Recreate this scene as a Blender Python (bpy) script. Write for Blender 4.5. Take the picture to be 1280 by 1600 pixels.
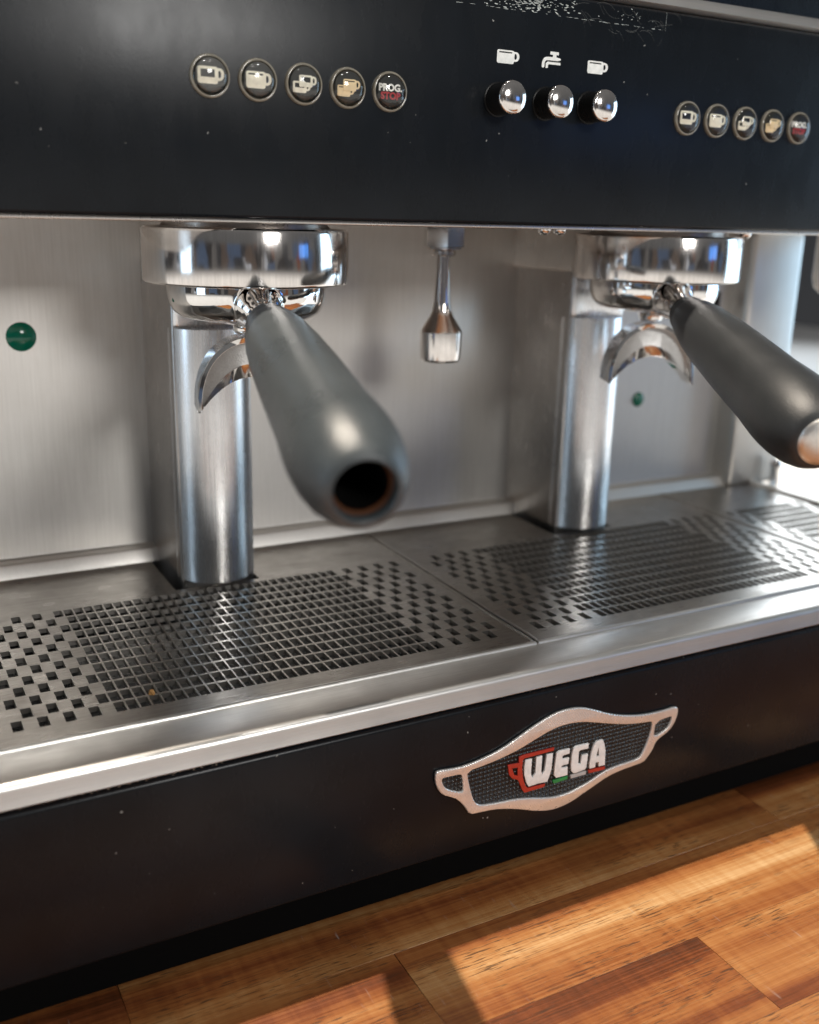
import bpy, bmesh, math, random
from mathutils import Vector, Matrix

# ------------------------------------------------------------------ set-up
for o in list(bpy.data.objects):
    bpy.data.objects.remove(o, do_unlink=True)
SC = bpy.context.scene
COL = SC.collection
# All lengths below are in "u" = one column pitch of the drip grate (4.5 mm);
# z = 0 is the top of the drip tray.  P() converts to metres, counter top = 0.
S = 0.0045
ZC = -22.5
def P(x, y, z):
    return Vector(((x - 40.0) * S, y * S, (z - ZC) * S))

# ------------------------------------------------------------------ camera
cam_d = bpy.data.cameras.new('camera')
cam = bpy.data.objects.new('camera', cam_d)
COL.objects.link(cam)
SC.camera = cam
right = Vector((0.882099, -0.470413, 0.024755))
down = Vector((-0.110027, -0.256846, -0.960169))
fwd = Vector((0.458035, 0.844240, -0.278322))
m = Matrix((right, -down, -fwd)).transposed().to_4x4()
m.translation = P(-14.545592, -100.475656, 39.357580)
cam.matrix_world = m
cam_d.sensor_fit = 'HORIZONTAL'
cam_d.sensor_width = 36.0
cam_d.lens = 36.0 * 1588.53 / 1280.0
cam_d.clip_start = 0.01
cam_d.clip_end = 50.0
cam_d.dof.use_dof = True
cam_d.dof.focus_distance = 91.0 * S
cam_d.dof.aperture_fstop = 8.5

# ------------------------------------------------------------------ light
W = bpy.data.worlds.new('World')
SC.world = W
W.use_nodes = True
wn = W.node_tree.nodes; wl = W.node_tree.links
bg = wn['Background']
bg.inputs['Strength'].default_value = 0.52
# a dim shop interior all round: blocks of shelves, people and walls between a pale ceiling and an unseen floor made very bright to light the steel wall
def wnode(typ, **kw):
    n = wn.new(typ)
    for k, v in kw.items(): setattr(n, k, v)
    return n
def wmath(op, a, b=0.0):
    n = wnode('ShaderNodeMath', operation=op)
    for i, v in enumerate((a, b)):
        if isinstance(v, (int, float)): n.inputs[i].default_value = v
        else: wl.new(v, n.inputs[i])
    return n.outputs[0]
wtc = wnode('ShaderNodeTexCoord'); wsep = wnode('ShaderNodeSeparateXYZ')
wl.new(wtc.outputs['Generated'], wsep.inputs[0])
waz = wmath('ARCTAN2', wsep.outputs[0], wsep.outputs[1])
wxy = wnode('ShaderNodeCombineXYZ')
wl.new(wmath('MULTIPLY', waz, 8.5), wxy.inputs[0]); wl.new(wmath('MULTIPLY', wsep.outputs[2], 3.2), wxy.inputs[1])
wvo = wnode('ShaderNodeTexVoronoi', voronoi_dimensions='2D', distance='CHEBYCHEV'); wvo.inputs['Scale'].default_value = 1.0
wl.new(wxy.outputs[0], wvo.inputs['Vector'])
wcs = wnode('ShaderNodeSeparateColor'); wl.new(wvo.outputs['Color'], wcs.inputs[0])
wr = wnode('ShaderNodeValToRGB'); wr.color_ramp.interpolation = 'CONSTANT'
stops = [(0.0, (.06, .055, .055)), (.20, (.26, .25, .24)), (.34, (.07, .072, .08)), (.50, (.42, .40, .39)), (.60, (.14, .20, .32)), (.72, (.20, .15, .12)), (.86, (.34, .12, .05)), (.93, (.95, 1.0, 1.08))]
el = wr.color_ramp.elements
while len(el) < len(stops): el.new(0.5)
for e, (p, c) in zip(el, stops): e.position = p; e.color = (*c, 1)
wl.new(wcs.outputs[0], wr.inputs[0])
wz = wnode('ShaderNodeValToRGB')
stops = [(0.0, (1.5, 1.4, 1.25)), (.38, (2.1, 2.0, 1.86)), (.40, (2.0, 1.92, 1.8)), (.445, (.26, .25, .24)), (.60, (.22, .22, .22)), (1.0, (.40, .39, .38))]
el = wz.color_ramp.elements
while len(el) < len(stops): el.new(0.5)
for e, (p, c) in zip(el, stops): e.position = p; e.color = (*c, 1)
wl.new(wmath('ADD', wmath('MULTIPLY', wsep.outputs[2], 0.5), 0.5), wz.inputs[0])
wm = wnode('ShaderNodeMix', data_type='RGBA')
band = wnode('ShaderNodeMapRange'); band.interpolation_type = 'SMOOTHSTEP'
for k, v in zip(('From Min', 'From Max', 'To Min', 'To Max'), (0.17, 0.12, 0.0, 0.9)): band.inputs[k].default_value = v
wl.new(wmath('ABSOLUTE', wmath('SUBTRACT', wsep.outputs[2], 0.04)), band.inputs['Value'])
wl.new(band.outputs[0], wm.inputs[0]); wl.new(wz.outputs[0], wm.inputs[6]); wl.new(wr.outputs[0], wm.inputs[7])
wl.new(wm.outputs[2], bg.inputs['Color'])

def aim(o, target):
    d = (P(*target) - o.location).normalized()
    o.rotation_euler = d.to_track_quat('-Z', 'Y').to_euler()
def area(name, loc, target, sx, sy, power, color):
    l = bpy.data.lights.new(name, 'AREA'); l.shape = 'RECTANGLE'
    l.size = sx * S; l.size_y = sy * S; l.energy = power; l.color = color
    o = bpy.data.objects.new(name, l); COL.objects.link(o)
    o.location = P(*loc); aim(o, target)
    return o
# windows left, right and rear right, a bluish shop front, ceiling fittings
area('window_light_left', (-330, -30, 60), (20, -10, 20), 80, 150, 2.6, (0.58, 0.79, 1.0))
area('window_light_right', (345, -15, 45), (60, -10, 15), 230, 150, 8, (0.52, 0.77, 1.0))
area('window_light_rear', (330, 215, 105), (80, -5, 0), 120, 90, 4.5, (0.90, 0.96, 1.0))
area('shop_front_light', (235, -225, 64), (60, -10, 30), 60, 40, 0.20, (0.08, 0.32, 1.0))
area('ceiling_panel_light', (85, -150, 330), (40, -10, 0), 16, 16, 2.6, (1.0, 0.96, 0.90))
area('ceiling_panel_light', (-30, -150, 330), (30, -10, 0), 16, 16, 2.6, (1.0, 0.96, 0.90))
area('front_fill_light', (75, -390, 165), (40, -20, 10), 90, 80, 13, (1.0, 0.98, 0.95))  # unseen lamp added behind the camera to brighten badge and front faces
sp = bpy.data.lights.new('ceiling_spot_light', 'SPOT')
sp.energy = 265; sp.color = (1.0, 0.88, 0.74); sp.spot_size = math.radians(70); sp.spot_blend = 0.4
sp.shadow_soft_size = 3.0 * S
so = bpy.data.objects.new('ceiling_spot_light', sp); COL.objects.link(so)
so.location = P(-38, 61, 400); aim(so, (45, -45, -20))

SC.view_settings.view_transform = 'Standard'
SC.view_settings.look = 'None'
SC.view_settings.gamma = 1.0
SC.view_settings.exposure = 0.0
SC.view_settings.use_curve_mapping = False
SC.render.engine = 'CYCLES'
SC.cycles.max_bounces = 10
SC.cycles.glossy_bounces = 8
SC.cycles.use_denoising = True
BADGE = {
'outer': [(26.17, -7.79), (26.56, -7.68), (27.87, -7.83), (29.31, -7.89), (31.49, -7.54), (33.21, -7.09), (34.93, -6.32), (36.67, -5.55), (38.19, -4.99), (39.49, -4.7), (40.82, -4.69), (42.19, -4.91), (43.61, -5.47), (45.06, -6.15), (46.53, -6.68), (48.0, -7.05), (49.48, -7.33), (50.97, -7.46), (52.47, -7.48), (53.97, -7.38), (54.37, -7.67), (54.35, -8.41), (54.05, -9.25), (53.39, -10.01), (52.23, -10.51), (51.74, -10.92), (51.46, -11.63), (50.94, -12.28), (50.4, -12.8), (48.93, -12.89), (47.18, -13.02), (45.77, -13.3), (44.39, -13.84), (43.03, -14.37), (41.69, -14.9), (40.33, -15.17), (38.97, -15.17), (37.33, -14.77), (35.7, -14.14), (34.11, -13.63), (32.56, -13.27), (31.04, -13.16), (29.92, -13.07), (29.39, -12.15), (28.61, -11.16), (27.75, -10.64), (27.01, -10.28), (26.47, -9.6), (26.15, -8.7)] ,
'inner': [(29.46, -8.51), (31.53, -8.33), (33.27, -8.05), (35.02, -7.65), (36.78, -7.04), (38.31, -6.52), (39.61, -6.29), (40.95, -6.28), (42.33, -6.47), (43.74, -6.86), (45.18, -7.29), (46.63, -7.69), (48.11, -8.03), (49.59, -8.24), (50.93, -8.36), (51.1, -8.58), (50.94, -9.7), (50.49, -11.01), (50.0, -11.92), (49.59, -12.21), (48.27, -12.27), (46.54, -12.34), (45.13, -12.63), (43.77, -13.17), (42.4, -13.57), (41.04, -13.84), (39.68, -13.85), (38.31, -13.61), (36.69, -13.17), (34.83, -12.79), (33.03, -12.67), (31.51, -12.49), (30.88, -12.32), (30.35, -11.82), (29.98, -10.77), (29.63, -9.49)] ,
'hl': [(26.83, -8.53), (27.42, -8.55), (28.74, -8.61), (28.92, -8.79), (29.13, -10.3), (28.95, -10.49), (27.72, -9.97), (27.18, -9.55), (26.89, -9.01)] ,
'hr': [(51.52, -8.55), (53.48, -8.35), (53.66, -8.52), (53.32, -9.47), (52.76, -9.86), (51.65, -10.17), (51.41, -9.93)] ,
'W': [(35.8, -8.93), (36.54, -8.95), (36.51, -10.36), (36.59, -10.76), (36.73, -11.01), (37.04, -10.59), (37.04, -8.93), (37.69, -8.92), (37.69, -10.56), (37.84, -10.96), (38.1, -10.57), (38.23, -8.93), (38.92, -8.98), (38.88, -10.67), (38.7, -11.3), (38.48, -11.87), (37.38, -11.78), (36.36, -11.85), (36.07, -11.39), (35.77, -10.46), (35.71, -9.59)] ,
'E': [(39.66, -8.9), (40.91, -8.94), (40.89, -9.46), (40.24, -9.47), (40.09, -9.55), (40.08, -9.87), (40.89, -9.9), (40.86, -10.57), (40.17, -10.56), (40.04, -10.66), (40.01, -10.84), (40.8, -10.87), (40.85, -11.76), (39.52, -11.73), (39.25, -11.4), (39.25, -10.57), (39.32, -9.63), (39.38, -9.09)] ,
'G': [(41.65, -8.85), (43.14, -8.92), (43.13, -9.45), (42.2, -9.42), (42.01, -9.57), (42.06, -10.79), (42.15, -10.94), (42.35, -10.93), (42.42, -10.06), (43.16, -10.04), (43.09, -11.44), (42.95, -11.7), (42.03, -11.77), (41.54, -11.74), (41.27, -11.4), (41.19, -10.67), (41.22, -9.62), (41.37, -9.03)] ,
'A': [(44.11, -8.91), (44.85, -8.91), (45.1, -9.43), (45.31, -10.22), (45.38, -11.82), (44.6, -11.78), (44.57, -11.27), (44.2, -11.28), (44.17, -11.77), (43.5, -11.75), (43.44, -11.14), (43.55, -10.19), (43.79, -9.27)] ,
'Ah': [(44.38, -9.65), (44.57, -10.61), (44.2, -10.62)] ,
'cup': [(35.07, -8.49), (35.51, -8.36), (39.08, -8.41), (39.02, -8.72), (35.66, -8.73), (35.53, -8.88), (35.49, -9.63), (35.67, -10.81), (35.98, -11.61), (36.26, -12.0), (38.29, -12.07), (38.2, -12.38), (35.93, -12.41), (35.6, -11.94), (35.24, -11.08), (35.07, -10.8), (34.45, -10.54), (34.07, -10.07), (33.87, -8.98), (35.11, -9.08)] ,
'cuph': [(34.38, -9.44), (34.98, -9.5), (35.04, -10.38), (34.64, -10.19)] ,
'green': [(39.17, -11.96), (40.92, -11.92), (40.94, -12.25), (39.3, -12.33)] ,
'white': [(41.27, -11.91), (43.11, -11.92), (43.14, -12.3), (41.32, -12.3)] ,
'red': [(43.41, -11.92), (45.46, -12.02), (45.49, -12.35), (43.49, -12.29)] ,
}
# ------------------------------------------------------------------ helpers
rnd = random.Random(7)
def mesh_obj(name, verts, faces, mat=None, parent=None, smooth=False, raw=False):
    me = bpy.data.meshes.new(name)
    me.from_pydata([tuple(v) if raw else tuple(P(*v)) for v in verts], [], faces)
    me.update()
    return finish(name, me, mat, parent, smooth)
def finish(name, me, mat=None, parent=None, smooth=False):
    o = bpy.data.objects.new(name, me); COL.objects.link(o)
    if mat: me.materials.append(mat)
    if smooth:
        for p in me.polygons: p.use_smooth = True
    if parent: set_parent(o, parent)
    return o
def set_parent(o, parent):
    o.parent = parent
    o.matrix_parent_inverse = world_of(parent).inverted()
def world_of(o):
    m = Matrix.LocRotScale(o.location, o.rotation_euler, o.scale)
    if o.parent: m = world_of(o.parent) @ o.matrix_parent_inverse @ m
    return m
def from_bm(name, bm, mat, parent=None, smooth=True, angle=None):
    bmesh.ops.recalc_face_normals(bm, faces=bm.faces[:])
    me = bpy.data.meshes.new(name); bm.to_mesh(me); bm.free()
    o = finish(name, me, mat, parent, smooth)
    if smooth and angle is not None:
        me.set_sharp_from_angle(angle=math.radians(angle))
    return o
def tag(o, label=None, cat=None, group=None, kind=None):
    if label: o['label'] = label
    if cat: o['category'] = cat
    if group: o['group'] = group
    if kind: o['kind'] = kind
    return o
def empty(name, loc, rz=0.0):
    o = bpy.data.objects.new(name, None); COL.objects.link(o)
    o.location = P(*loc); o.rotation_euler = (0, 0, rz); o.empty_display_size = 0.02
    return o
def box(name, x0, x1, y0, y1, z0, z1, mat, parent=None, bev=0.0, seg=3):
    bm = bmesh.new()
    vs = [bm.verts.new(P(x, y, z)) for z in (z0, z1) for y in (y0, y1) for x in (x0, x1)]
    for f in ((0,1,3,2),(4,6,7,5),(0,4,5,1),(2,3,7,6),(0,2,6,4),(1,5,7,3)):
        bm.faces.new([vs[i] for i in f])
    if bev:
        bmesh.ops.bevel(bm, geom=bm.edges[:], offset=bev * S, segments=seg, affect='EDGES', profile=0.5)
    return from_bm(name, bm, mat, parent, smooth=bool(bev), angle=40)
def lathe_bm(prof, n=64, axis=None, closed_ends=True):
    """prof: (radius, height) in u, axis: Matrix mapping local u coords (already in metres)."""
    bm = bmesh.new(); rings = []
    for r, h in prof:
        if r < 1e-6:
            rings.append([bm.verts.new((0, 0, h * S))])
        else:
            rings.append([bm.verts.new((r*S*math.cos(2*math.pi*i/n), r*S*math.sin(2*math.pi*i/n), h*S)) for i in range(n)])
    for a, b in zip(rings, rings[1:]):
        for i in range(n):
            j = (i + 1) % n
            if len(a) == 1 and len(b) == 1: continue
            if len(a) == 1: bm.faces.new((a[0], b[i], b[j]))
            elif len(b) == 1: bm.faces.new((a[i], b[0], a[j]))
            else: bm.faces.new((a[i], b[i], b[j], a[j]))
    if axis is not None: bmesh.ops.transform(bm, matrix=axis, verts=bm.verts[:])
    return bm
def lathe(name, prof, x, y, z, mat, parent=None, n=64, angle=35):
    bm = lathe_bm(prof, n, Matrix.Translation(P(x, y, z)))
    return from_bm(name, bm, mat, parent, True, angle)
def front_axis(x, y, z):
    """local +z of a lathe points to the viewer (-Y) at the given point."""
    return Matrix.Translation(P(x, y, z)) @ Matrix.Rotation(math.radians(90), 4, 'X')
def extrude_x(name, prof, x0, x1, mat, parent=None, smooth=True, angle=30):
    """closed (y, z) profile swept along X"""
    bm = bmesh.new()
    a = [bm.verts.new(P(x0, y, z)) for y, z in prof]
    b = [bm.verts.new(P(x1, y, z)) for y, z in prof]
    n = len(prof)
    for i in range(n):
        j = (i + 1) % n
        bm.faces.new((a[i], a[j], b[j], b[i]))
    bm.faces.new(a); bm.faces.new(list(reversed(b)))
    return from_bm(name, bm, mat, parent, smooth, angle)
def extrude_z(name, plan, z0, z1, mat, parent=None, bev=0.0, angle=30):
    bm = bmesh.new()
    a = [bm.verts.new(P(x, y, z0)) for x, y in plan]
    b = [bm.verts.new(P(x, y, z1)) for x, y in plan]
    n = len(plan)
    for i in range(n):
        j = (i + 1) % n
        bm.faces.new((a[i], a[j], b[j], b[i]))
    fa = bm.faces.new(a); fb = bm.faces.new(b)
    if bev:
        ed = list(set(list(fa.edges) + list(fb.edges)))
        bmesh.ops.bevel(bm, geom=ed, offset=bev * S, segments=3, affect='EDGES')
    return from_bm(name, bm, mat, parent, True, angle)
def shape2d(name, loops, y0, depth, mat, parent=None, bev=0.0, dx=0.0, dz=0.0, sc=1.0, text=None, size=1.0, bold=0.0):
    """flat outlines (holes allowed) given in (x, z), standing on the plane y0, rising towards the viewer."""
    if text:
        cu = bpy.data.curves.new(name, 'FONT'); cu.body = text; cu.size = size
        cu.align_x = 'CENTER'; cu.align_y = 'CENTER'; cu.offset = bold; cu.resolution_u = 3
    else:
        cu = bpy.data.curves.new(name, 'CURVE'); cu.dimensions = '2D'; cu.fill_mode = 'BOTH'
        for lp in loops:
            s = cu.splines.new('POLY'); s.points.add(len(lp) - 1); s.use_cyclic_u = True
            for p, (x, z) in zip(s.points, lp): p.co = (x, z, 0, 1)
    cu.extrude = max(depth / 2 - bev, 0.001); cu.bevel_depth = bev; cu.bevel_resolution = 2
    if bev and not text: cu.offset = -bev
    tmp = bpy.data.objects.new(name, cu); COL.objects.link(tmp)
    dg = bpy.context.evaluated_depsgraph_get()
    me = bpy.data.meshes.new_from_object(tmp.evaluated_get(dg))
    bpy.data.objects.remove(tmp); bpy.data.curves.remove(cu)
    for v in me.vertices:
        x, y, z = v.co
        v.co = P(x * sc + dx, y0 - depth / 2 - z, y * sc + dz)
    me.materials.clear(); me.name = name
    o = finish(name, me, mat, parent, False)
    bm = bmesh.new(); bm.from_mesh(me); bmesh.ops.remove_doubles(bm, verts=bm.verts[:], dist=1e-6)
    bmesh.ops.recalc_face_normals(bm, faces=bm.faces[:]); bm.to_mesh(me); bm.free()
    for p in me.polygons: p.use_smooth = True
    me.set_sharp_from_angle(angle=math.radians(35))
    return o
def chaikin(pts, it=1):
    for _ in range(it):
        q = []
        for a, b in zip(pts, pts[1:] + pts[:1]):
            q.append((a[0]*.75+b[0]*.25, a[1]*.75+b[1]*.25)); q.append((a[0]*.25+b[0]*.75, a[1]*.25+b[1]*.75))
        pts = q
    return pts
def rrect(x0, x1, z0, z1, r, n=4):
    pts = []
    for cx, cz, a0 in ((x1-r, z1-r, 0), (x0+r, z1-r, 90), (x0+r, z0+r, 180), (x1-r, z0+r, 270)):
        for i in range(n + 1):
            a = math.radians(a0 + 90*i/n); pts.append((cx + r*math.cos(a), cz + r*math.sin(a)))
    return pts
def tube(name, path, radii, mat, parent=None, n=24, caps=True):
    bm = bmesh.new(); rings = []
    pts = [P(*p) for p in path]
    for i, p in enumerate(pts):
        t = (pts[min(i+1, len(pts)-1)] - pts[max(i-1, 0)]).normalized()
        up = Vector((1, 0, 0)) if abs(t.x) < .9 else Vector((0, 1, 0))
        a = t.cross(up).normalized(); b = t.cross(a)
        r = radii[i] * S
        rings.append([bm.verts.new(p + a*r*math.cos(2*math.pi*k/n) + b*r*math.sin(2*math.pi*k/n)) for k in range(n)])
    for a, b in zip(rings, rings[1:]):
        for k in range(n):
            j = (k+1) % n; bm.faces.new((a[k], a[j], b[j], b[k]))
    if caps: bm.faces.new(rings[0]); bm.faces.new(rings[-1])
    return from_bm(name, bm, mat, parent, True, 40)

# ------------------------------------------------------------------ materials
def new_mat(name):
    m = bpy.data.materials.new(name); m.use_nodes = True
    nt = m.node_tree
    return m, nt, nt.nodes['Principled BSDF']
def nd(nt, typ, **kw):
    n = nt.nodes.new(typ)
    for k, v in kw.items(): setattr(n, k, v)
    return n
def coords(nt, scale=(1, 1, 1), rot=(0, 0, 0), obj=True):
    tc = nd(nt, 'ShaderNodeTexCoord'); mp = nd(nt, 'ShaderNodeMapping')
    mp.inputs['Scale'].default_value = scale; mp.inputs['Rotation'].default_value = rot
    nt.links.new(tc.outputs['Object'], mp.inputs['Vector'])
    return mp.outputs['Vector']
def noise(nt, vec, scale, detail=3.0, rough=0.55):
    n = nd(nt, 'ShaderNodeTexNoise')
    n.inputs['Scale'].default_value = scale; n.inputs['Detail'].default_value = detail; n.inputs['Roughness'].default_value = rough
    nt.links.new(vec, n.inputs['Vector']); return n.outputs['Fac']
def ramp(nt, fac, stops, interp='LINEAR'):
    r = nd(nt, 'ShaderNodeValToRGB'); r.color_ramp.interpolation = interp
    el = r.color_ramp.elements
    while len(el) < len(stops): el.new(0.5)
    for e, (p, c) in zip(el, stops):
        e.position = p; e.color = c if len(c) == 4 else (*c, 1)
    nt.links.new(fac, r.inputs['Fac']); return r.outputs['Color']
def maprange(nt, fac, a, b, c, d):
    r = nd(nt, 'ShaderNodeMapRange')
    for k, v in zip(('From Min', 'From Max', 'To Min', 'To Max'), (a, b, c, d)): r.inputs[k].default_value = v
    nt.links.new(fac, r.inputs['Value']); return r.outputs['Result']
def mixc(nt, fac, a, b, blend='MIX'):
    m = nd(nt, 'ShaderNodeMix', data_type='RGBA', blend_type=blend)
    for sock, v in ((m.inputs[0], fac), (m.inputs[6], a), (m.inputs[7], b)):
        if isinstance(v, (int, float)): sock.default_value = v
        elif isinstance(v, tuple): sock.default_value = v if len(v) == 4 else (*v, 1)
        else: nt.links.new(v, sock)
    return m.outputs[2]
def math_n(nt, op, a, b=0.0):
    m = nd(nt, 'ShaderNodeMath', operation=op)
    for i, v in enumerate((a, b)):
        if isinstance(v, (int, float)): m.inputs[i].default_value = v
        else: nt.links.new(v, m.inputs[i])
    return m.outputs[0]
def bump(nt, b, height, strength, dist):
    n = nd(nt, 'ShaderNodeBump'); n.inputs['Strength'].default_value = strength; n.inputs['Distance'].default_value = dist
    nt.links.new(height, n.inputs['Height']); nt.links.new(n.outputs['Normal'], b.inputs['Normal'])

def steel(name, base, rough, stretch, var=0.12, rvar=0.10, scale=900, bstr=0.08, blot=60):
    """brushed steel: fine grain stretched along an axis, large soft blotches of dirt"""
    m, nt, b = new_mat(name)
    g = noise(nt, coords(nt, stretch), scale, 2.0)
    k = noise(nt, coords(nt), blot, 4.0, 0.6)
    f = math_n(nt, 'ADD', math_n(nt, 'MULTIPLY', g, 0.5), math_n(nt, 'MULTIPLY', k, 0.5))
    lo = tuple(max(c - var, 0) for c in base); hi = tuple(min(c + var, 1) for c in base)
    nt.links.new(ramp(nt, f, [(0.3, lo), (0.7, hi)]), b.inputs['Base Color'])
    b.inputs['Metallic'].default_value = 1.0
    nt.links.new(maprange(nt, f, 0.3, 0.7, rough + rvar, rough - rvar), b.inputs['Roughness'])
    bump(nt, b, g, bstr, 0.0004)
    return m
M = {}
M['wall_steel'] = steel('brushed_steel_wall', (0.60, 0.58, 0.55), 0.40, (1, 1, 0.03), 0.05, 0.05, 1400, 0.05, 30)
M['column_steel'] = steel('satin_steel_column', (0.80, 0.81, 0.825), 0.27, (1, 1, 0.02), 0.06, 0.05, 1600, 0.05, 50)
M['side_steel'] = steel('dull_steel_side', (0.60, 0.575, 0.55), 0.30, (1, 1, 0.05), 0.08, 0.06, 1200, 0.08, 60)
M['tray_steel'] = steel('drip_tray_steel', (0.37, 0.35, 0.325), 0.31, (0.05, 1, 1), 0.10, 0.08, 1500, 0.06, 70)
M['lip_steel'] = steel('drip_tray_lip_steel', (0.70, 0.685, 0.66), 0.36, (0.04, 1, 1), 0.08, 0.06, 1500, 0.05, 60)
M['chrome'] = steel('worn_chrome', (0.80, 0.785, 0.77), 0.055, (1, 1, 1), 0.05, 0.025, 500, 0.01, 80)
M['ring_chrome'] = steel('scuffed_chrome', (0.72, 0.685, 0.66), 0.115, (1, 1, 0.03), 0.07, 0.04, 900, 0.015, 110)
M['spout_grey'] = steel('cast_grey_metal', (0.40, 0.395, 0.385), 0.38, (1, 1, 1), 0.06, 0.05, 1500, 0.25, 200)
M['badge_metal'] = steel('badge_metal', (0.85, 0.83, 0.80), 0.30, (1, 1, 1), 0.08, 0.06, 300, 0.02, 130)
def ribs(m, freq, rot, strength):
    nt = m.node_tree; b = nt.nodes['Principled BSDF']
    w = nd(nt, 'ShaderNodeTexWave'); w.wave_type = 'BANDS'; w.bands_direction = 'X'; w.inputs['Scale'].default_value = freq
    nt.links.new(coords(nt, (1, 1, 1), (0, rot, 0)), w.inputs['Vector'])
    bump(nt, b, w.outputs['Fac'], strength, 0.0002)
ribs(M['badge_metal'], 330, math.radians(35), 0.35)
M['badge_metal'].node_tree.nodes['Principled BSDF'].inputs['Metallic'].default_value = 0.6

def black_paint(name, base, rough, speck=True, coat=0.0):
    m, nt, b = new_mat(name)
    v = coords(nt)
    k = noise(nt, v, 26, 5.0, 0.6)
    col = ramp(nt, k, [(0.3, tuple(c * 0.8 for c in base)), (0.75, tuple(c * 1.5 for c in base))])
    if speck:
        vo = nd(nt, 'ShaderNodeTexVoronoi'); vo.inputs['Scale'].default_value = 260; vo.inputs['Randomness'].default_value = 1.0
        dn = noise(nt, v, 320, 2.0)
        wv = nd(nt, 'ShaderNodeVectorMath', operation='ADD')
        nt.links.new(v, wv.inputs[0])
        sx = nd(nt, 'ShaderNodeVectorMath', operation='SCALE'); sx.inputs['Scale'].default_value = 0.0018
        tn = nd(nt, 'ShaderNodeTexNoise'); tn.inputs['Scale'].default_value = 420; nt.links.new(v, tn.inputs['Vector'])
        nt.links.new(tn.outputs['Color'], sx.inputs[0]); nt.links.new(sx.outputs[0], wv.inputs[1])
        nt.links.new(wv.outputs[0], vo.inputs['Vector'])
        wn_ = nd(nt, 'ShaderNodeTexWhiteNoise'); nt.links.new(vo.outputs['Color'], wn_.inputs['Vector'])
        thr = maprange(nt, wn_.outputs['Value'], 0.90, 1.0, 0.0, 0.11)
        isin = math_n(nt, 'LESS_THAN', vo.outputs['Distance'], thr)
        fac = math_n(nt, 'MULTIPLY', isin, 0.6)
        col = mixc(nt, fac, col, (0.42, 0.42, 0.40))
    nt.links.new(col, b.inputs['Base Color'])
    k2 = noise(nt, coords(nt, (1, 1, .35), (0, .4, 0)), 75, 5.0, 0.7)
    kk = math_n(nt, 'ADD', math_n(nt, 'MULTIPLY', k, 0.5), math_n(nt, 'MULTIPLY', k2, 0.5))
    nt.links.new(maprange(nt, kk, 0.36, 0.62, rough + 0.045, rough - 0.035), b.inputs['Roughness'])
    b.inputs['Specular IOR Level'].default_value = 0.2
    b.inputs['Coat Weight'].default_value = coat; b.inputs['Coat Roughness'].default_value = 0.2
    bump(nt, b, noise(nt, v, 1300, 2.0), 0.05, 0.0003)
    return m
M['black_panel'] = black_paint('black_enamel_panel', (0.0055, 0.0074, 0.0100), 0.27)
M['black_plastic'] = black_paint('black_plastic', (0.010, 0.010, 0.010), 0.28, False)
M['dark_void'] = black_paint('dark_metal_inside', (0.008, 0.0075, 0.007), 0.6, False)
M['lit_edge'] = steel('lit_cut_steel_edge', (0.58, 0.55, 0.51), 0.34, (1, 1, 1), 0.14, 0.05, 900, 0.03, 200)  # paler than the plate: light caught by the slot walls, put into the colour
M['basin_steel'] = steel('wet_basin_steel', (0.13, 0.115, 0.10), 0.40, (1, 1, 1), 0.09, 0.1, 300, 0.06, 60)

def rubber(name, base, hi, lo_r, hi_r):
    m, nt, b = new_mat(name)
    v = coords(nt)
    k = noise(nt, v, 30, 4.0, 0.6); g = noise(nt, v, 1700, 3.0, 0.7)
    f = math_n(nt, 'ADD', math_n(nt, 'MULTIPLY', k, 0.35), math_n(nt, 'MULTIPLY', g, 0.65))
    nt.links.new(ramp(nt, f, [(0.35, base), (0.68, hi)]), b.inputs['Base Color'])
    nt.links.new(maprange(nt, k, 0.3, 0.7, lo_r, hi_r), b.inputs['Roughness'])
    bump(nt, b, g, 0.3, 0.0005)
    return m
M['grip_grey'] = rubber('faded_black_grip', (0.036, 0.043, 0.047), (0.062, 0.072, 0.078), 0.24, 0.38)
M['grip_black'] = rubber('black_grip', (0.011, 0.0125, 0.014), (0.026, 0.029, 0.032), 0.36, 0.46)
def plain(name, col, rough=0.5, metal=0.0, spec=0.5):
    m, nt, b = new_mat(name)
    k = noise(nt, coords(nt), 400, 3.0)
    nt.links.new(ramp(nt, k, [(0.25, tuple(c * 0.85 for c in col)), (0.75, tuple(min(c * 1.1, 1) for c in col))]), b.inputs['Base Color'])
    b.inputs['Roughness'].default_value = rough; b.inputs['Metallic'].default_value = metal
    return m
M['shade_black'] = plain('matt_shade_black', (0.002, 0.002, 0.002), 0.95)  # near-black painted as shade, below the machine and inside the hollow grip
M['shade_black'].node_tree.nodes['Principled BSDF'].inputs['Specular IOR Level'].default_value = 0.1
M['icon_white'] = plain('printed_white', (0.90, 0.92, 0.88), 0.5)
M['icon_cream'] = plain('printed_cream', (0.93, 0.89, 0.76), 0.5)
M['icon_tan'] = plain('printed_tan', (0.90, 0.72, 0.45), 0.5)
M['icon_red'] = plain('printed_red', (0.42, 0.03, 0.04), 0.5)
M['letter_white'] = plain('letter_white', (0.90, 0.90, 0.89), 0.4)
M['letter_red'] = plain('letter_red', (0.45, 0.035, 0.02), 0.4)
M['letter_green'] = plain('letter_green', (0.02, 0.26, 0.07), 0.4)
M['letter_grey'] = plain('letter_grey', (0.50, 0.50, 0.50), 0.4)
M['resin_rim'] = plain('aged_resin_rim', (0.24, 0.22, 0.175), 0.10)
M['resin_rim'].node_tree.nodes['Principled BSDF'].inputs['Coat Weight'].default_value = 1.0
M['button_face'] = plain('button_face_black', (0.015, 0.018, 0.018), 0.3)
M['residue'] = plain('tape_glue_residue', (0.58, 0.63, 0.61), 0.6)
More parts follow.
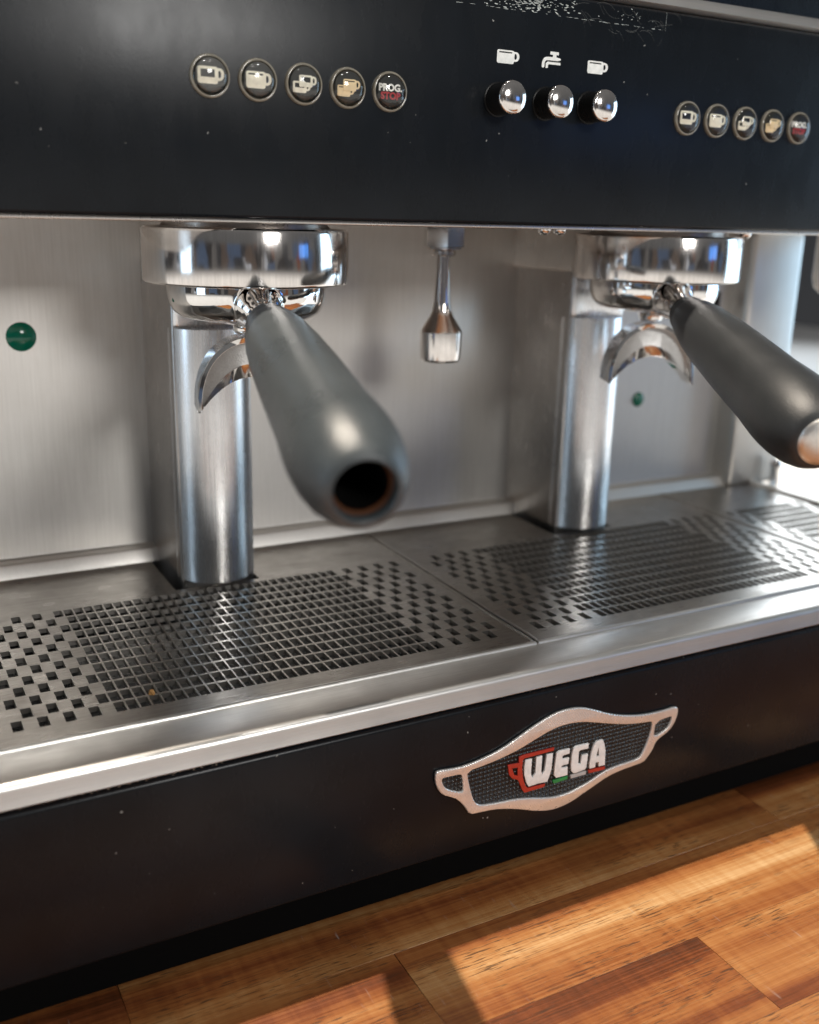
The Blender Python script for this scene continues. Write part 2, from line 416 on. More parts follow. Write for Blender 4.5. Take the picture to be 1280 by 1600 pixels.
M['scratch'] = plain('paint_scratch', (0.10, 0.105, 0.10), 0.6)
M['rust'] = plain('brown_inner_sleeve', (0.12, 0.045, 0.018), 0.5)
M['green'] = plain('green_indicator', (0.0, 0.11, 0.065), 0.12)
M['crumb'] = plain('coffee_crumb', (0.40, 0.20, 0.06), 0.8)
M['old_crumb'] = plain('dried_crumb', (0.34, 0.29, 0.23), 0.9)
M['white_top'] = plain('white_worktop', (0.85, 0.85, 0.84), 0.5)
M['far_dark'] = plain('dark_far_wall', (0.03, 0.035, 0.045), 0.6)
# dimpled black field of the badge
m, nt, b = new_mat('badge_dimpled_black')
b.inputs['Base Color'].default_value = (0.014, 0.014, 0.014, 1); b.inputs['Roughness'].default_value = 0.33
vo = nd(nt, 'ShaderNodeTexVoronoi'); vo.inputs['Scale'].default_value = 1.0; vo.inputs['Randomness'].default_value = 0.08
nt.links.new(coords(nt, (520, 1, 520)), vo.inputs['Vector'])
bump(nt, b, maprange(nt, vo.outputs['Distance'], 0.0, 0.6, 1.0, 0.0), 1.0, 0.0010)
M['badge_black'] = m
# clear resin dome: clear film with a surface reflection
m = bpy.data.materials.new('clear_resin_dome'); m.use_nodes = True; nt = m.node_tree
nt.nodes.remove(nt.nodes['Principled BSDF'])
tr = nd(nt, 'ShaderNodeBsdfTransparent'); gl = nd(nt, 'ShaderNodeBsdfGlossy'); gl.inputs['Roughness'].default_value = 0.05
tr.inputs['Color'].default_value = (1.0, 0.99, 0.97, 1)
lw = nd(nt, 'ShaderNodeFresnel'); lw.inputs['IOR'].default_value = 1.5
mx = nd(nt, 'ShaderNodeMixShader')
nt.links.new(lw.outputs[0], mx.inputs[0]); nt.links.new(tr.outputs[0], mx.inputs[1]); nt.links.new(gl.outputs[0], mx.inputs[2])
nt.links.new(mx.outputs[0], nt.nodes['Material Output'].inputs['Surface'])
M['dome'] = m
# wood of the worktop staves
def wood():
    m, nt, b = new_mat('acacia_staves')
    oi = nd(nt, 'ShaderNodeObjectInfo')
    tc = nd(nt, 'ShaderNodeTexCoord')
    off = nd(nt, 'ShaderNodeCombineXYZ')
    for i, k in enumerate((13.0, 7.0, 3.0)):
        nt.links.new(math_n(nt, 'MULTIPLY', oi.outputs['Random'], k), off.inputs[i])
    add = nd(nt, 'ShaderNodeVectorMath', operation='ADD')
    nt.links.new(tc.outputs['Object'], add.inputs[0]); nt.links.new(off.outputs[0], add.inputs[1])
    def mp(sc):
        q = nd(nt, 'ShaderNodeMapping'); q.inputs['Scale'].default_value = sc
        nt.links.new(add.outputs[0], q.inputs['Vector']); return q.outputs['Vector']
    bands = noise(nt, mp((1.6, 48, 48)), 1.0, 2.0, 0.5)
    grain = noise(nt, mp((18, 1250, 1250)), 1.0, 3.0, 0.6)
    pores = noise(nt, mp((120, 1700, 1700)), 1.0, 1.0, 0.5)
    zone = noise(nt, mp((22, 60, 60)), 1.0, 2.0, 0.5)
    cross = noise(nt, mp((260, 30, 30)), 1.0, 2.0, 0.5)
    f = math_n(nt, 'ADD', math_n(nt, 'MULTIPLY', math_n(nt, 'SUBTRACT', bands, 0.5), 1.25), math_n(nt, 'MULTIPLY', math_n(nt, 'SUBTRACT', oi.outputs['Random'], 0.5), 0.16))
    f = math_n(nt, 'ADD', math_n(nt, 'ADD', f, 0.5), math_n(nt, 'MULTIPLY', math_n(nt, 'SUBTRACT', grain, 0.5), 0.34))
    f = math_n(nt, 'ADD', f, math_n(nt, 'MULTIPLY', math_n(nt, 'SUBTRACT', cross, 0.5), 0.16))
    col = ramp(nt, f, [(0.20, (0.060, 0.018, 0.006)), (0.34, (0.145, 0.040, 0.012)), (0.45, (0.235, 0.080, 0.022)), (0.58, (0.315, 0.132, 0.041)), (0.70, (0.41, 0.215, 0.084)), (0.82, (0.54, 0.35, 0.175))])
    dk = math_n(nt, 'MULTIPLY', maprange(nt, pores, 0.57, 0.65, 0.0, 0.8), maprange(nt, zone, 0.40, 0.62, 0.12, 1.0))
    col = mixc(nt, dk, col, (0.055, 0.026, 0.014))
    sc = noise(nt, coords(nt, (1, .16, 1), (0, 0, .5)), 420, 2.0, 0.5); sm_ = noise(nt, coords(nt), 24, 3.0)
    pale = math_n(nt, 'MULTIPLY', maprange(nt, sc, 0.66, 0.74, 0.0, 0.5), maprange(nt, sm_, 0.50, 0.66, 0.0, 1.0))
    col = mixc(nt, pale, col, (0.36, 0.30, 0.27))
    nt.links.new(col, b.inputs['Base Color'])
    nt.links.new(maprange(nt, grain, 0.3, 0.7, 0.30, 0.44), b.inputs['Roughness'])
    bump(nt, b, pores, 0.15, 0.0004)
    return m
M['wood'] = wood()
M['wood_base'] = plain('worktop_underside', (0.03, 0.013, 0.006), 0.8)

# ------------------------------------------------------------------ the worktop (setting)
counter = box('worktop', -70, 170, -108, 60, -31, -22.85, M['wood_base'])
tag(counter, 'oiled wooden worktop of long glued staves under the machine', kind='structure')
ye = [-5.3, -15.1, -24.9, -34.7, -44.9, -54.7, -64.5, -74.3, -84.1, -93.9, -103.7]
jt = [[5, 66], [-30, 38, 99], [-1.6, 68], [20.7, 87], [-26, 46.3, 108], [8, 72], [30, 92], [-5, 60], [24, 88], [0, 70]]
for y1, y0, js in zip(ye, ye[1:], jt):
    xs = [-70] + js + [170]
    for a, b_ in zip(xs, xs[1:]):
        box('stave', a + 0.02, b_ - 0.02, y0 + 0.01, y1 - 0.01, -25, ZC + rnd.uniform(-.008, .008), M['wood'], counter, 0.025, 1)

# far side of the room that shows past the right end of the machine
o = box('white_worktop', 124, 420, -60, 300, -14, -10, M['white_top'], None, 0.4); tag(o, 'bright white worktop far behind the machine at right', kind='structure')
o = box('far_wall', 60, 700, 320, 330, -60, 300, M['far_dark']); tag(o, 'dark blurred wall far behind the machine', kind='structure')

# ------------------------------------------------------------------ espresso machine
MACH = empty('espresso_machine', (40, -7, ZC))
tag(MACH, 'black and steel espresso machine standing on the wooden worktop', 'espresso machine')
XL, XR = -40.0, 121.0
PY = -16.5
# upper body
up = box('upper_panel', XL, XR, PY, 30, 38.9, 59.3, M['black_panel'], MACH, 0.35)
box('underside_plate', XL + 1, XR - 1, PY + 0.9, 29, 38.55, 38.95, M['side_steel'], MACH, 0.1)
extrude_x('top_trim', [(-15.5, 59.25), (-17.0, 59.35), (-17.35, 59.55), (-17.3, 59.8), (-16.9, 60.5), (-16.6, 60.62), (-15.5, 60.6)], XL, XR, M['lip_steel'], MACH)
box('top_cover', XL + 1, XR - 1, -15.9, 29, 59.35, 66, M['black_panel'], MACH, 0.6)
# lower body
box('lower_panel', XL, XR - 6, -31.2, 30, -17.1, -2.35, M['black_panel'], MACH, 0.45)
box('shade_block', XL + 2, XR - 9, -28.4, 26, ZC + 0.35, -17.0, M['shade_black'], MACH, 0.2)  # added black block standing for the deep shade below the lower panel
for fx in (-30, 100):
    for fy in (-14, 22):
        lathe('foot', [(0, 0), (3.2, 0), (3.4, .3), (2.8, 5.6), (0, 5.6)], fx, fy, ZC, M['black_plastic'], MACH, 24)

# drip tray: lip and basin
lip = [(-25.6, -1.2), (-25.9, -0.12), (-26.2, -0.02), (-30.7, 0.0)]
for i in range(1, 7):
    a = math.radians(90 * i / 6); lip.append((-30.7 - 0.6 * math.sin(a), -0.6 + 0.6 * math.cos(a)))
lip += [(-31.62, -1.74), (-31.55, -1.84), (-31.2, -1.9), (-29.5, -1.9), (-29.0, -1.2)]
extrude_x('tray_lip', lip, XL, 108.6, M['lip_steel'], MACH, True, 24)
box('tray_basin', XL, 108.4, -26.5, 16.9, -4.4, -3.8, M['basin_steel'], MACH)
box('tray_side_rim', 107.6, 109.0, -30.2, 14, -2.0, 0.55, M['lip_steel'], MACH, 0.3)

# back wall with a flange along its foot
wallp = [(18.5, 39.0), (15.0, 39.0), (15.0, 1.9), (14.95, 1.68), (14.75, 1.55), (13.45, 1.5), (13.2, 1.42), (13.05, 1.2), (12.55, 0.25), (12.45, 0.05), (12.5, -0.1), (12.8, -0.14), (18.5, -0.14)]
for nm, xa, xb in (('back_wall', XL, 13.9), ('back_wall', 21.5, 63.9), ('back_wall', 71.5, 106)):
    extrude_x(nm, wallp, xa, xb, M['wall_steel'], MACH, True, 30)
for xc in (17.7, 67.7):
    box('back_wall', xc - 5.7, xc + 5.7, 17.05, 18.45, -4.6, 38.9, M['wall_steel'], MACH)
# right end post of the frame
box('end_post', 102.7, 113.2, 11.5, 30, -0.1, 38.8, M['wall_steel'], MACH, 0.9, 5)
lathe('tray_pin', [(0, 0), (.7, 0), (.7, 2.9), (.85, 3.0), (.95, 3.4), (.75, 3.9), (.3, 4.1), (0, 4.1)], 111.0, 9.9, 0, M['chrome'], MACH, 24)
lathe('steam_fitting', [(0, 0), (1.0, .1), (1.9, .9), (2.2, 2.2), (2.2, 8.5), (0, 8.5)], 104.3, -1.0, 30.6, M['chrome'], MACH, 32)
box('wall_slot', 98.2, 100.3, 14.9, 15.2, 27.3, 29.8, M['dark_void'], MACH)

# columns, group heads
def column(xc):
    r, yc = 4.2, 4.5
    box('column_side', xc - r + 0.03, xc + r - 0.03, 3.0, 17.0, -1.5, 34.2, M['side_steel'], MACH, 0.25)
    plan = [(xc + r * math.sin(math.radians(a)), yc - r * math.cos(math.radians(a))) for a in range(-92, 93, 4)]
    extrude_z('column_cover', plan, 0.75, 27.9, M['column_steel'], MACH, 0.14, 40)
    box('column_neck', xc - r + 0.12, xc + r - 0.12, 2.6, 9, 27.8, 34.0, M['column_steel'], MACH, 0.5)
def group_head(xc):
    yc = GY
    prof = [(7.6, 34.3), (7.6, 33.3), (7.75, 33.15), (9.1, 33.12), (9.32, 33.18), (9.46, 33.32), (9.5, 33.5), (9.5, 37.75), (9.42, 37.98), (9.22, 38.12), (7.8, 38.2), (7.0, 38.9)]
    lathe('group_ring', prof, xc, yc, 0, M['ring_chrome'], MACH, 128, 30)
    lathe('group_gasket', [(7.6, 34.3), (0, 34.3)], xc, yc, 0, M['dark_void'], MACH, 64)
    box('group_body', xc - 4.4, xc + 4.4, -5.5, 16.9, 33.4, 38.9, M['side_steel'], MACH, 0.3)
GY = -7.4
for xc, xg in ((17.7, 18.0), (67.7, 67.4)):
    column(xc); group_head(xg)

# hot water nozzle
bm = bmesh.new()
hx = [(2.35 * math.cos(math.radians(60 * i + 10)), 2.35 * math.sin(math.radians(60 * i + 10))) for i in range(6)]
nz = extrude_z('nozzle_nut', [(43.7 + a, 0.5 + b_) for a, b_ in hx], 36.1, 38.9, M['ring_chrome'], MACH, 0.25, 20)
bm.free()
lathe('water_nozzle', [(0, 23.7), (1.8, 23.62), (2.1, 23.72), (2.26, 23.95), (2.36, 25.0), (2.4, 27.0), (2.3, 27.25), (1.32, 28.75), (1.1, 29.3), (0.92, 30.4), (0.80, 32.5), (0.76, 35.3),
       (1.2, 35.35), (1.35, 35.5), (1.35, 35.9), (1.2, 36.1), (0, 36.1)], 43.7, 0.5, 0, M['ring_chrome'], MACH, 48, 22)

# indicators on the back wall
def indicator(x, z, r):
    bm = lathe_bm([(r * 1.12, 0), (r * 1.12, .1), (r, .16), (r * .96, .22), (r * .7, .42), (r * .35, .54), (0, .58)], 32, front_axis(x, 15.02, z))
    from_bm('indicator', bm, M['green'], MACH, True, 50)
indicator(0.58, 26.15, 1.38); indicator(86.1, 14.3, 0.95)

# screws under the upper body
for x, y in ((21.3, -12.4), (48.0, -12.4), (49.9, -12.4), (75.9, -12.4), (-14, -12.4), (96, -12.4)):
    lathe('screw', [(0, -.55), (.35, -.5), (.6, -.3), (.7, 0), (.7, .2)], x, y, 38.5, M['chrome'], MACH, 20)

# keypads
def cup_loops(x0, z0, w, h, fill, full):
    """cup pictogram: wall outline, drink level, handle"""
    L = [rrect(x0, x0 + w * .76, z0, z0 + h, h * .14)]
    if full: L.append([(x0 + w*.09, z0 + h*.78), (x0 + w*.67, z0 + h*.78), (x0 + w*.67, z0 + h*.88), (x0 + w*.09, z0 + h*.88)])
    else: L.append([(x0 + w*.11, z0 + h*fill), (x0 + w*.65, z0 + h*fill), (x0 + w*.65, z0 + h*.84), (x0 + w*.11, z0 + h*.84)])
    L2 = [chaikin([(x0 + w*.70, z0 + h*.93), (x0 + w*.9, z0 + h*.93), (x0 + w, z0 + h*.75), (x0 + w, z0 + h*.42), (x0 + w*.9, z0 + h*.2), (x0 + w*.70, z0 + h*.2)], 1),
          chaikin([(x0 + w*.78, z0 + h*.78), (x0 + w*.85, z0 + h*.78), (x0 + w*.89, z0 + h*.66), (x0 + w*.89, z0 + h*.48), (x0 + w*.85, z0 + h*.36), (x0 + w*.78, z0 + h*.36)], 1)]
    return L, L2
def cup_icon(parent, cx, cz, w, h, y, fill, full, mat):
    a, b_ = cup_loops(cx - w/2, cz - h/2, w, h, fill, full)
    o = shape2d('cup_icon', a, y, 0.05, mat, parent)
    h_ = shape2d('cup_icon', b_, y + 0.004, 0.05, mat, parent)
    return join(o, h_)
def join(a, b_):
    bm = bmesh.new(); bm.from_mesh(a.data); bm.from_mesh(b_.data); bm.to_mesh(a.data); bm.free()
    me = b_.data; bpy.data.objects.remove(b_); bpy.data.meshes.remove(me)
    return a
def button(x, z, kind):
    r = 1.66
    bm = lathe_bm([(r, -.1), (r, .06), (r * .99, .18), (r * .955, .30), (r * .91, .34), (r * .865, .31), (r * .835, .22), (r * .82, .16), (0, .16)], 48, front_axis(x, PY, z))
    b_ = from_bm('button', bm, M['resin_rim'], MACH, True, 60)
    bm = lathe_bm([(r * .83, .17), (r * .83, .19), (0, .19)], 48, front_axis(x, PY, z))
    from_bm('button_face', bm, M['button_face'], b_, True, 40)
    y = PY - 0.19
    if kind == 0: cup_icon(b_, x + .05, z + .05, 2.15, 1.27, y, .38, False, M['icon_cream'])
    if kind == 1: cup_icon(b_, x + .05, z + .0, 2.15, 1.27, y, .38, True, M['icon_cream'])
    if kind == 2:
        cup_icon(b_, x - .22, z - .25, 1.55, .88, y, .45, False, M['icon_cream']); cup_icon(b_, x + .30, z + .22, 1.55, .92, y - .06, .40, False, M['icon_cream'])
    if kind == 3:
        cup_icon(b_, x - .22, z - .25, 1.55, .88, y, .45, True, M['icon_tan']); cup_icon(b_, x + .30, z + .22, 1.55, .92, y - .06, .40, True, M['icon_tan'])
    if kind == 4:
        shape2d('lettering', None, y, .05, M['icon_white'], b_, text='PROG.', size=.78, bold=.035, dx=x, dz=z + .30)
        shape2d('lettering', None, y, .05, M['icon_red'], b_, text='STOP', size=.78, bold=.035, dx=x + .02, dz=z - .36)
    bm = lathe_bm([(r * .88, .30), (r * .84, .42), (r * .7, .62), (r * .5, .76), (r * .25, .84), (0, .86)], 48, front_axis(x, PY, z))
    from_bm('resin_dome', bm, M['dome'], b_, True, None)
for x0 in (12.05, 61.75):
    for i in range(5):
        button(x0 + 3.98 * i, 49.68, i)

# three push knobs with their pictograms
def knob(x):
    bm = lathe_bm([(1.5, -.1), (1.5, .12), (1.38, .14), (1.38, 2.2), (1.3, 2.28), (0, 2.28)], 48, front_axis(x, PY, 49.85))
    k = from_bm('push_knob', bm, M['black_plastic'], MACH, True, 40)
    bm = lathe_bm([(1.28, 2.27), (1.43, 2.33), (1.43, 2.48), (1.36, 2.56), (1.25, 2.58), (1.15, 2.64), (.82, 2.76), (.4, 2.83), (0, 2.85)], 48, front_axis(x, PY, 49.85))
    from_bm('knob_cap', bm, M['ring_chrome'], k, True, 60)
for x in (39.05, 44.3, 49.4): knob(x)
cup_icon(up, 39.95, 53.5, 2.4, 1.12, PY + .02, .38, True, M['icon_white'])
cup_icon(up, 50.1, 53.45, 2.4, 1.12, PY + .02, .38, True, M['icon_white'])
tap = shape2d('tap_icon', [chaikin([(43.65, 52.95), (43.95, 52.95), (43.95, 53.35), (44.05, 53.55), (44.25, 53.62), (45.75, 53.62), (45.75, 53.92), (44.25, 53.92), (43.9, 53.82), (43.68, 53.5)], 1)], PY + .02, .05, M['icon_white'], up)
tap = join(tap, shape2d('tap_icon', [[(44.1, 52.95), (44.36, 52.95), (44.36, 53.18), (44.44, 53.28), (45.75, 53.28), (45.75, 53.5), (44.3, 53.5), (44.1, 53.36)]], PY + .02, .05, M['icon_white'], up))
tap = join(tap, shape2d('tap_icon', [[(44.85, 53.9), (45.25, 53.9), (45.25, 54.12), (45.5, 54.12), (45.5, 54.38), (44.55, 54.38), (44.55, 54.12), (44.85, 54.12)]], PY + .016, .05, M['icon_white'], up))

# remains of a strip of tape along the top of the panel
vs, fs = [], []
def flake(x, z, w, h, a=0.0):
    n = rnd.randint(4, 7); i0 = len(vs)
    for k in range(n):
        t = 2 * math.pi * k / n; rr = rnd.uniform(.45, 1.0)
        dx, dz = w * rr * math.cos(t), h * rr * math.sin(t)
        vs.append((x + dx*math.cos(a) - dz*math.sin(a), PY - 0.012, z + dx*math.sin(a) + dz*math.cos(a)))
    fs.append(list(range(i0, i0 + n)))
x = 34.5
while x < 57.8:
    w = rnd.uniform(.1, .55)
    if rnd.random() < .62: flake(x, 57.45 + rnd.uniform(-.03, .03), w, rnd.uniform(.015, .035))
    x += w * rnd.uniform(1.0, 2.2)
z = 57.45
while z < 59.2:
    flake(58.0, z, .02, .13); z += .22
for _ in range(230):
    x = rnd.gauss(42.6, 2.3); z = rnd.uniform(57.55, 59.2)
    if 36.5 < x < 48: flake(x, z, rnd.uniform(.04, .30), rnd.uniform(.02, .075), rnd.uniform(-.5, .3))
for _ in range(16): flake(rnd.uniform(49, 57), rnd.uniform(57.8, 58.9), rnd.uniform(.03, .16), rnd.uniform(.02, .07), rnd.uniform(-.6, .3))
tag(mesh_obj('tape_residue', vs, fs, M['residue'], up), 'pale torn remains of adhesive tape', kind='stuff')
vs, fs = [], []
for _ in range(26):
    x, z = rnd.uniform(46, 59), rnd.uniform(56.8, 59.2); a = rnd.uniform(-1.2, .6); k = rnd.uniform(-.35, .35); n = 7
    i0 = len(vs); L_ = rnd.uniform(.12, .4)
    for i in range(n):
        vs += [(x, PY - .010, z), (x, PY - .010, z + .022)]
        x += L_ * math.cos(a); z += L_ * math.sin(a); a += k
    fs += [[i0 + 2*i, i0 + 2*i + 2, i0 + 2*i + 3, i0 + 2*i + 1] for i in range(n - 1)]
tag(mesh_obj('scratches', vs, fs, M['scratch'], up), 'fine curved scratches in the black paint', kind='stuff')

# emblem
BY = -31.2
bd = shape2d('badge', [chaikin(BADGE['outer'], 1)], BY + .02, 0.22, M['badge_black'], MACH)
tag(bd, 'cup-shaped metal emblem with black dimpled field')
shape2d('badge_frame', [chaikin(BADGE['outer'], 1), chaikin(BADGE['inner'], 1), chaikin(BADGE['hl'], 1), chaikin(BADGE['hr'], 1)], BY, 0.40, M['badge_metal'], bd, 0.11)
FY = BY - .19
for k in 'WEGA':
    shape2d('letter', [BADGE[k]] + ([BADGE['Ah']] if k == 'A' else []), FY, .22, M['letter_white'], bd, 0.03)
shape2d('cup_emblem', [BADGE['cup'], BADGE['cuph']], FY, .18, M['letter_red'], bd, 0.03)
for k, mt in (('green', 'letter_green'), ('white', 'letter_grey'), ('red', 'letter_red')):
    shape2d('stripe', [BADGE[k]], FY, .16, M[mt], bd, 0.02)

# ------------------------------------------------------------------ drip grates (lift out, things of their own)
QY = 2.0666
def grate(x_first, ncol, d0, d1, xl, xr, notch, label, lead=0):
    """perforated plate: 12 rows of slots, chequered at the ends, all open between columns d0..d1"""
    hx, hy = 0.415, 0.42 * QY
    xs = [xl]; cells = []
    for c in range(ncol):
        xs += [x_first + c - hx, x_first + c + hx]
    xs.append(xr)
    ys = [-26.15]
    for r in range(11, -1, -1):
        ys += [-r * QY - hy, -r * QY + hy]
    ys += [1.75, 12.3]
    if notch:
        xs += [notch[0], notch[1]]
    xs = sorted(set(xs))
    def hole(x, y):
        c = x - x_first; ci = round(c); r = -y / QY; ri = round(r)
        if abs(c - ci) < hx and 0 <= ci < ncol and abs(r - ri) * QY < hy and 0 <= ri <= 11:
            k = ci + lead
            return d0 <= k <= d1 or (ri + k) % 2 == 0
        if notch and notch[0] < x < notch[1] and y > 1.75: return True
        return False
    bm = bmesh.new(); grid = {}
    def V(i, j):
        if (i, j) not in grid: grid[(i, j)] = bm.verts.new(P(xs[i], ys[j], 0.10))
        return grid[(i, j)]
    for i in range(len(xs) - 1):
        for j in range(len(ys) - 1):
            if not hole((xs[i] + xs[i+1]) / 2, (ys[j] + ys[j+1]) / 2):
                bm.faces.new((V(i, j), V(i+1, j), V(i+1, j+1), V(i, j+1)))
    # folded front edge
    top = bm.faces[:]
    ret = bmesh.ops.extrude_face_region(bm, geom=top)
    for v in [g for g in ret['geom'] if isinstance(g, bmesh.types.BMVert)]:
        v.co.z -= 0.46 * S
    for f_ in bm.faces:
        f_.normal_update()
        if abs(f_.normal.z) < .5: f_.material_index = 1
    o = from_bm('drip_grate', bm, M['tray_steel'], None, False)
    o.data.materials.append(M['lit_edge'])
    tag(o, label, 'drip grate', 'perforated drip grates')
    # rolled front edge, a part of its own
    pr = [(-25.9, 0.09), (-26.05, .17), (-26.25, .2), (-26.42, .14), (-26.5, 0.0), (-26.5, -.3), (-25.9, -.3)]
    extrude_x('front_edge', pr, xl, xr, M['lip_steel'], o, True, 60)
    for xa in (xl, xr - .34):
        box('side_edge', xa, xa + .34, -25.88, 12.2, -.3, .2, M['tray_steel'], o, 0.08)
    return o
grate(-7, 46, 1, 30, -9.3, 40.0, (12.5, 22.0), 'perforated steel drip grate under the portafilter with the hollow handle', lead=-7)
grate(42.6, 46, 1, 30, 40.25, 89.6, (62.5, 72.0), 'perforated steel drip grate under the portafilter with the metal end cap', lead=-7)
grate(91.6, 16, 3, 12, 89.85, 107.4, None, 'short perforated drip grate at the far right end of the tray', lead=0)
grate(-33.6, 23, 8, 14, -38.0, -9.55, None, 'perforated drip grate at the far left end of the tray', lead=0)

# coffee crumb on a grate
bm = bmesh.new(); bmesh.ops.create_icosphere(bm, subdivisions=2, radius=.28 * S)
for v in bm.verts: v.co *= rnd.uniform(.6, 1.25)
bmesh.ops.transform(bm, matrix=Matrix.Translation(P(3.9, -21.6, .25)), verts=bm.verts[:])
o = from_bm('coffee_crumb', bm, M['crumb'], None, False); tag(o, 'small tan crumb lying on the slotted drip grate', 'crumb')

# ------------------------------------------------------------------ portafilters
def portafilter(xc, rz, z_end, grip, hollow, label):
    root = empty('portafilter', (xc, GY, 30), rz)
    tag(root, label, 'portafilter', 'portafilters locked into the group heads')
    MW = Matrix.Translation(P(xc, GY, 0)) @ Matrix.Rotation(rz, 4, 'Z')
    ZB = 33.9
    # bowl + neck fused into one body
    bm = lathe_bm([(0, 33.9), (7.35, 33.9), (7.4, 32.4), (7.3, 31.5), (6.9, 30.6), (6.2, 30.05), (4.5, 29.7), (2.5, 29.4), (0, 29.3)], 72)
    z_ax = lambda d: 31.35 + (z_end - 31.35) * (d - 7.0) / 38.0
    ang = math.atan2(31.35 - z_end, 38.0)
    AX = Matrix.Translation(Vector((0, -7.0 * S, 31.35 * S))) @ Matrix.Rotation(math.radians(90) + ang, 4, 'X')
    nb = lathe_bm([(0, -4.0), (2.3, -4.0), (2.25, -1.0), (2.0, .6), (1.72, 2.2), (1.6, 3.6), (1.6, 5.6), (0, 5.6)], 48, AX)
    sb = lathe_bm([(0, 28.4), (1.35, 28.4), (1.4, 29.2), (1.9, 30.2), (0, 30.3)], 32)
    tmp = bpy.data.meshes.new('t')
    for extra in (nb, sb):
        extra.to_mesh(tmp); extra.free(); bm.from_mesh(tmp); tmp.clear_geometry()
    bpy.data.meshes.remove(tmp)
    offz = Matrix.Translation(Vector((0, 0, -ZC * S)))
    bmesh.ops.recalc_face_normals(bm, faces=bm.faces[:])
    me = bpy.data.meshes.new('body'); bm.to_mesh(me); bm.free()
    t = bpy.data.objects.new('body', me); COL.objects.link(t)
    rm = t.modifiers.new('r', 'REMESH'); rm.mode = 'VOXEL'; rm.voxel_size = 0.16 * S; rm.use_smooth_shade = True
    sm = t.modifiers.new('s', 'SMOOTH'); sm.iterations = 14; sm.factor = 0.5
    dg = bpy.context.evaluated_depsgraph_get()
    me2 = bpy.data.meshes.new_from_object(t.evaluated_get(dg)); bpy.data.objects.remove(t)
    W2 = Matrix.Translation(P(xc, GY, 0) ) @ Matrix.Rotation(rz, 4, 'Z')
    # bowl coordinates are in u above the tray, so lift by P's z only
    W2 = Matrix.Translation(Vector((P(xc, GY, 0).x, P(xc, GY, 0).y, -ZC * S))) @ Matrix.Rotation(rz, 4, 'Z')
    me2.transform(W2); me2.name = 'basket_holder'
    body = finish('basket_holder', me2, M['chrome'], root, True)
    # grip
    A2 = W2 @ AX
    p = [(1.45, 5.4), (1.95, 5.5), (2.02, 5.9), (1.98, 6.4), (2.1, 6.9), (2.42, 8.4), (2.74, 11), (3.0, 15), (3.18, 20), (3.3, 25), (3.36, 28), (3.46, 29.6), (3.55, 31.2), (3.58, 32.6), (3.52, 34.2), (3.32, 35.7), (2.98, 37.0), (2.55, 37.9), (2.15, 38.4)]
    if hollow: p += [(1.98, 38.45), (1.85, 38.3), (1.82, 37.6)]
    else: p += [(2.0, 38.42), (0, 38.42)]
    g = from_bm('grip', lathe_bm(p, 72, A2), grip, root, True, 60)
    from_bm('collar', lathe_bm([(1.5, 4.6), (1.72, 4.7), (1.78, 5.0), (1.72, 5.35), (1.5, 5.45)], 48, A2), M['dark_void'], root, True, 60)
    if hollow:
        from_bm('inner_sleeve', lathe_bm([(1.83, 37.45), (1.79, 37.6), (1.7, 37.5), (1.66, 37.2), (1.64, 36.9)], 48, A2), M['rust'], g, True, 60)
        from_bm('bore', lathe_bm([(1.62, 37.35), (1.58, 30), (0, 30)], 48, A2), M['shade_black'], g, True, 60)  # shade inside the bore painted on as black
    else:
        from_bm('end_cap', lathe_bm([(2.0, 38.38), (1.94, 38.55), (1.5, 38.78), (.85, 38.93), (0, 38.98)], 48, A2), M['lip_steel'], root, True, 60)
    # double spout: crescent channel
    n = 25; outer, inner = [], []
    for i in range(n):
        t_ = -1 + 2 * i / (n - 1)
        outer.append((5.1 * math.sin(t_ * math.pi / 2 * .98), 21.4 + 6.9 * math.cos(t_ * math.pi / 2) ** .8 if abs(t_) < 1 else 21.4))
        inner.append((4.95 * t_, 21.3 + 3.3 * (1 - t_ * t_)))
    loop = outer + inner[::-1][1:-1]
    def poly_bm(lp, y0, y1):
        b2 = bmesh.new()
        a = [b2.verts.new((x * S, y0 * S, z * S)) for x, z in lp]; c = [b2.verts.new((x * S, y1 * S, z * S)) for x, z in lp]
        return b2, a, c
    # front frame with a recessed face: outline / inset outline
    ins = []
    m_ = n
    for i in range(n):
        t_ = -1 + 2 * i / (n - 1)
        k = max(0.0, 1 - abs(t_) ** 3)
        ox, oz = outer[i]; ix, iz = inner[i]
        ins.append(((ox * .93, oz + (iz - oz) * .09 - .15 * k), (ix * .95, iz + (oz - iz) * .30)))
    b2 = bmesh.new()
    def row(pts, y): return [b2.verts.new((x * S, y * S, z * S)) for x, z in pts]
    yf, yb, yr = -2.4, 1.6, -1.35
    of, if_ = row(outer, yf + .25), row(inner, yf)
    ob, ib = row(outer, yb), row(inner, yb)
    a1 = row([q[0] for q in ins], yf + .05)
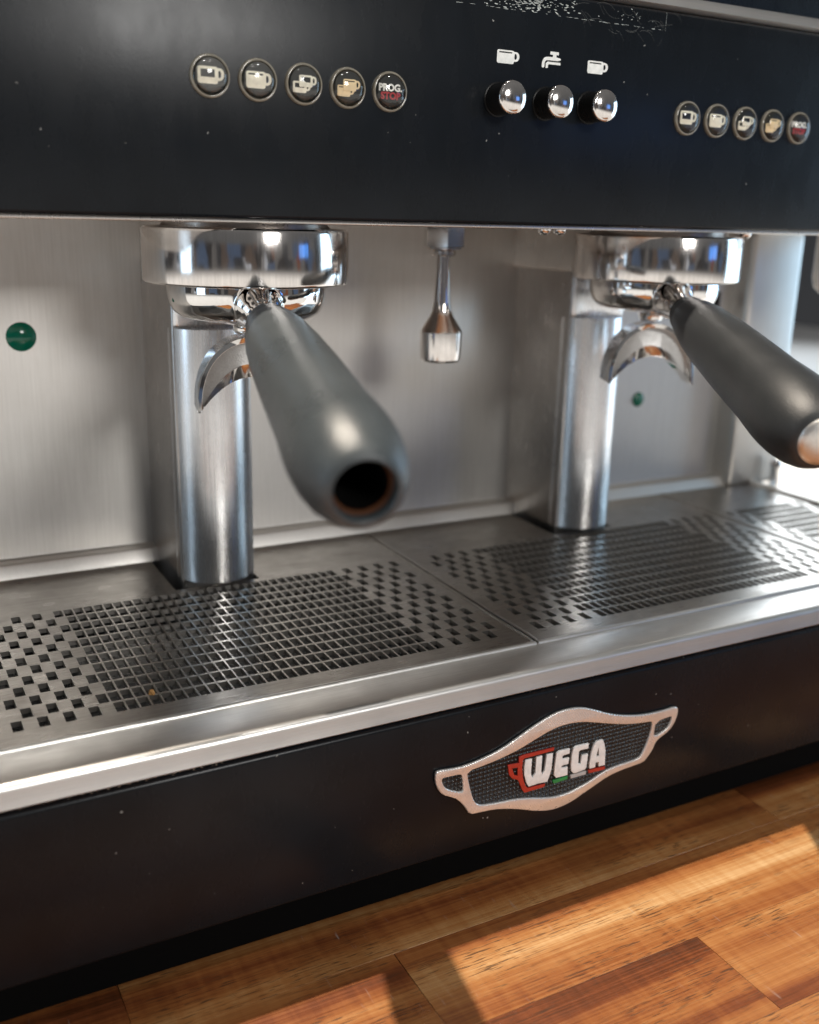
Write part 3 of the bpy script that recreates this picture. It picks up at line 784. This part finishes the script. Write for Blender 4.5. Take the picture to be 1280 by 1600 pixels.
    r1, r2 = row([q[0] for q in ins], yr), row([q[1] for q in ins], yr - .1)
    rec = []
    for i in range(n - 1):
        j = i + 1
        b2.faces.new((of[i], of[j], ob[j], ob[i])); b2.faces.new((if_[i], ib[i], ib[j], if_[j])); b2.faces.new((ob[i], ob[j], ib[j], ib[i]))
        b2.faces.new((of[i], a1[i], a1[j], of[j])); b2.faces.new((r2[i], if_[i], if_[j], r2[j]))
        b2.faces.new((a1[i], r1[i], r1[j], a1[j]))
        rec.append(b2.faces.new((r1[i], r2[i], r2[j], r1[j])))
    for i in (0, n - 1):
        b2.faces.new((of[i], if_[i], ib[i], ob[i])); b2.faces.new((of[i], a1[i], r1[i], r2[i], if_[i]))
    for f_ in rec: f_.material_index = 1
    bmesh.ops.transform(b2, matrix=W2, verts=b2.verts[:])
    sp_ = from_bm('spout', b2, M['chrome'], root, True, 40)
    sp_.data.materials.append(M['spout_grey'])
    bv = sp_.modifiers.new('bevel', 'BEVEL'); bv.width = .12 * S; bv.segments = 2; bv.limit_method = 'ANGLE'
    return root
portafilter(18.0, math.radians(-11.2), 24.6, M['grip_grey'], True, 'portafilter with a faded black grip whose open end shows a hole')
portafilter(67.4, math.radians(-23.6), 23.6, M['grip_black'], False, 'portafilter with a black grip closed by a shiny metal end cap')

# dried crumbs caught in the gap between tray lip and lower panel
vs, fs = [], []
for _ in range(70):
    x = rnd.triangular(-14, 12, -2); y = -30.9 + rnd.uniform(-.05, .5); z = -2.34; r = rnd.uniform(.02, .08); i0 = len(vs)
    for dx, dy, dz in ((-1, -1, 0), (1, -.8, 0), (.9, 1, 0), (-1, .9, 0), (rnd.uniform(-.5, .5), rnd.uniform(-.5, .5), 1.3)):
        vs.append((x + dx * r * rnd.uniform(.6, 1.5), y + dy * r, z + dz * r))
    fs += [(i0, i0+1, i0+4), (i0+1, i0+2, i0+4), (i0+2, i0+3, i0+4), (i0+3, i0, i0+4)]
tag(mesh_obj('dried_crumbs', vs, fs, M['old_crumb']), 'pale dried crumbs caught along the top of the lower black panel', 'crumbs', kind='stuff')
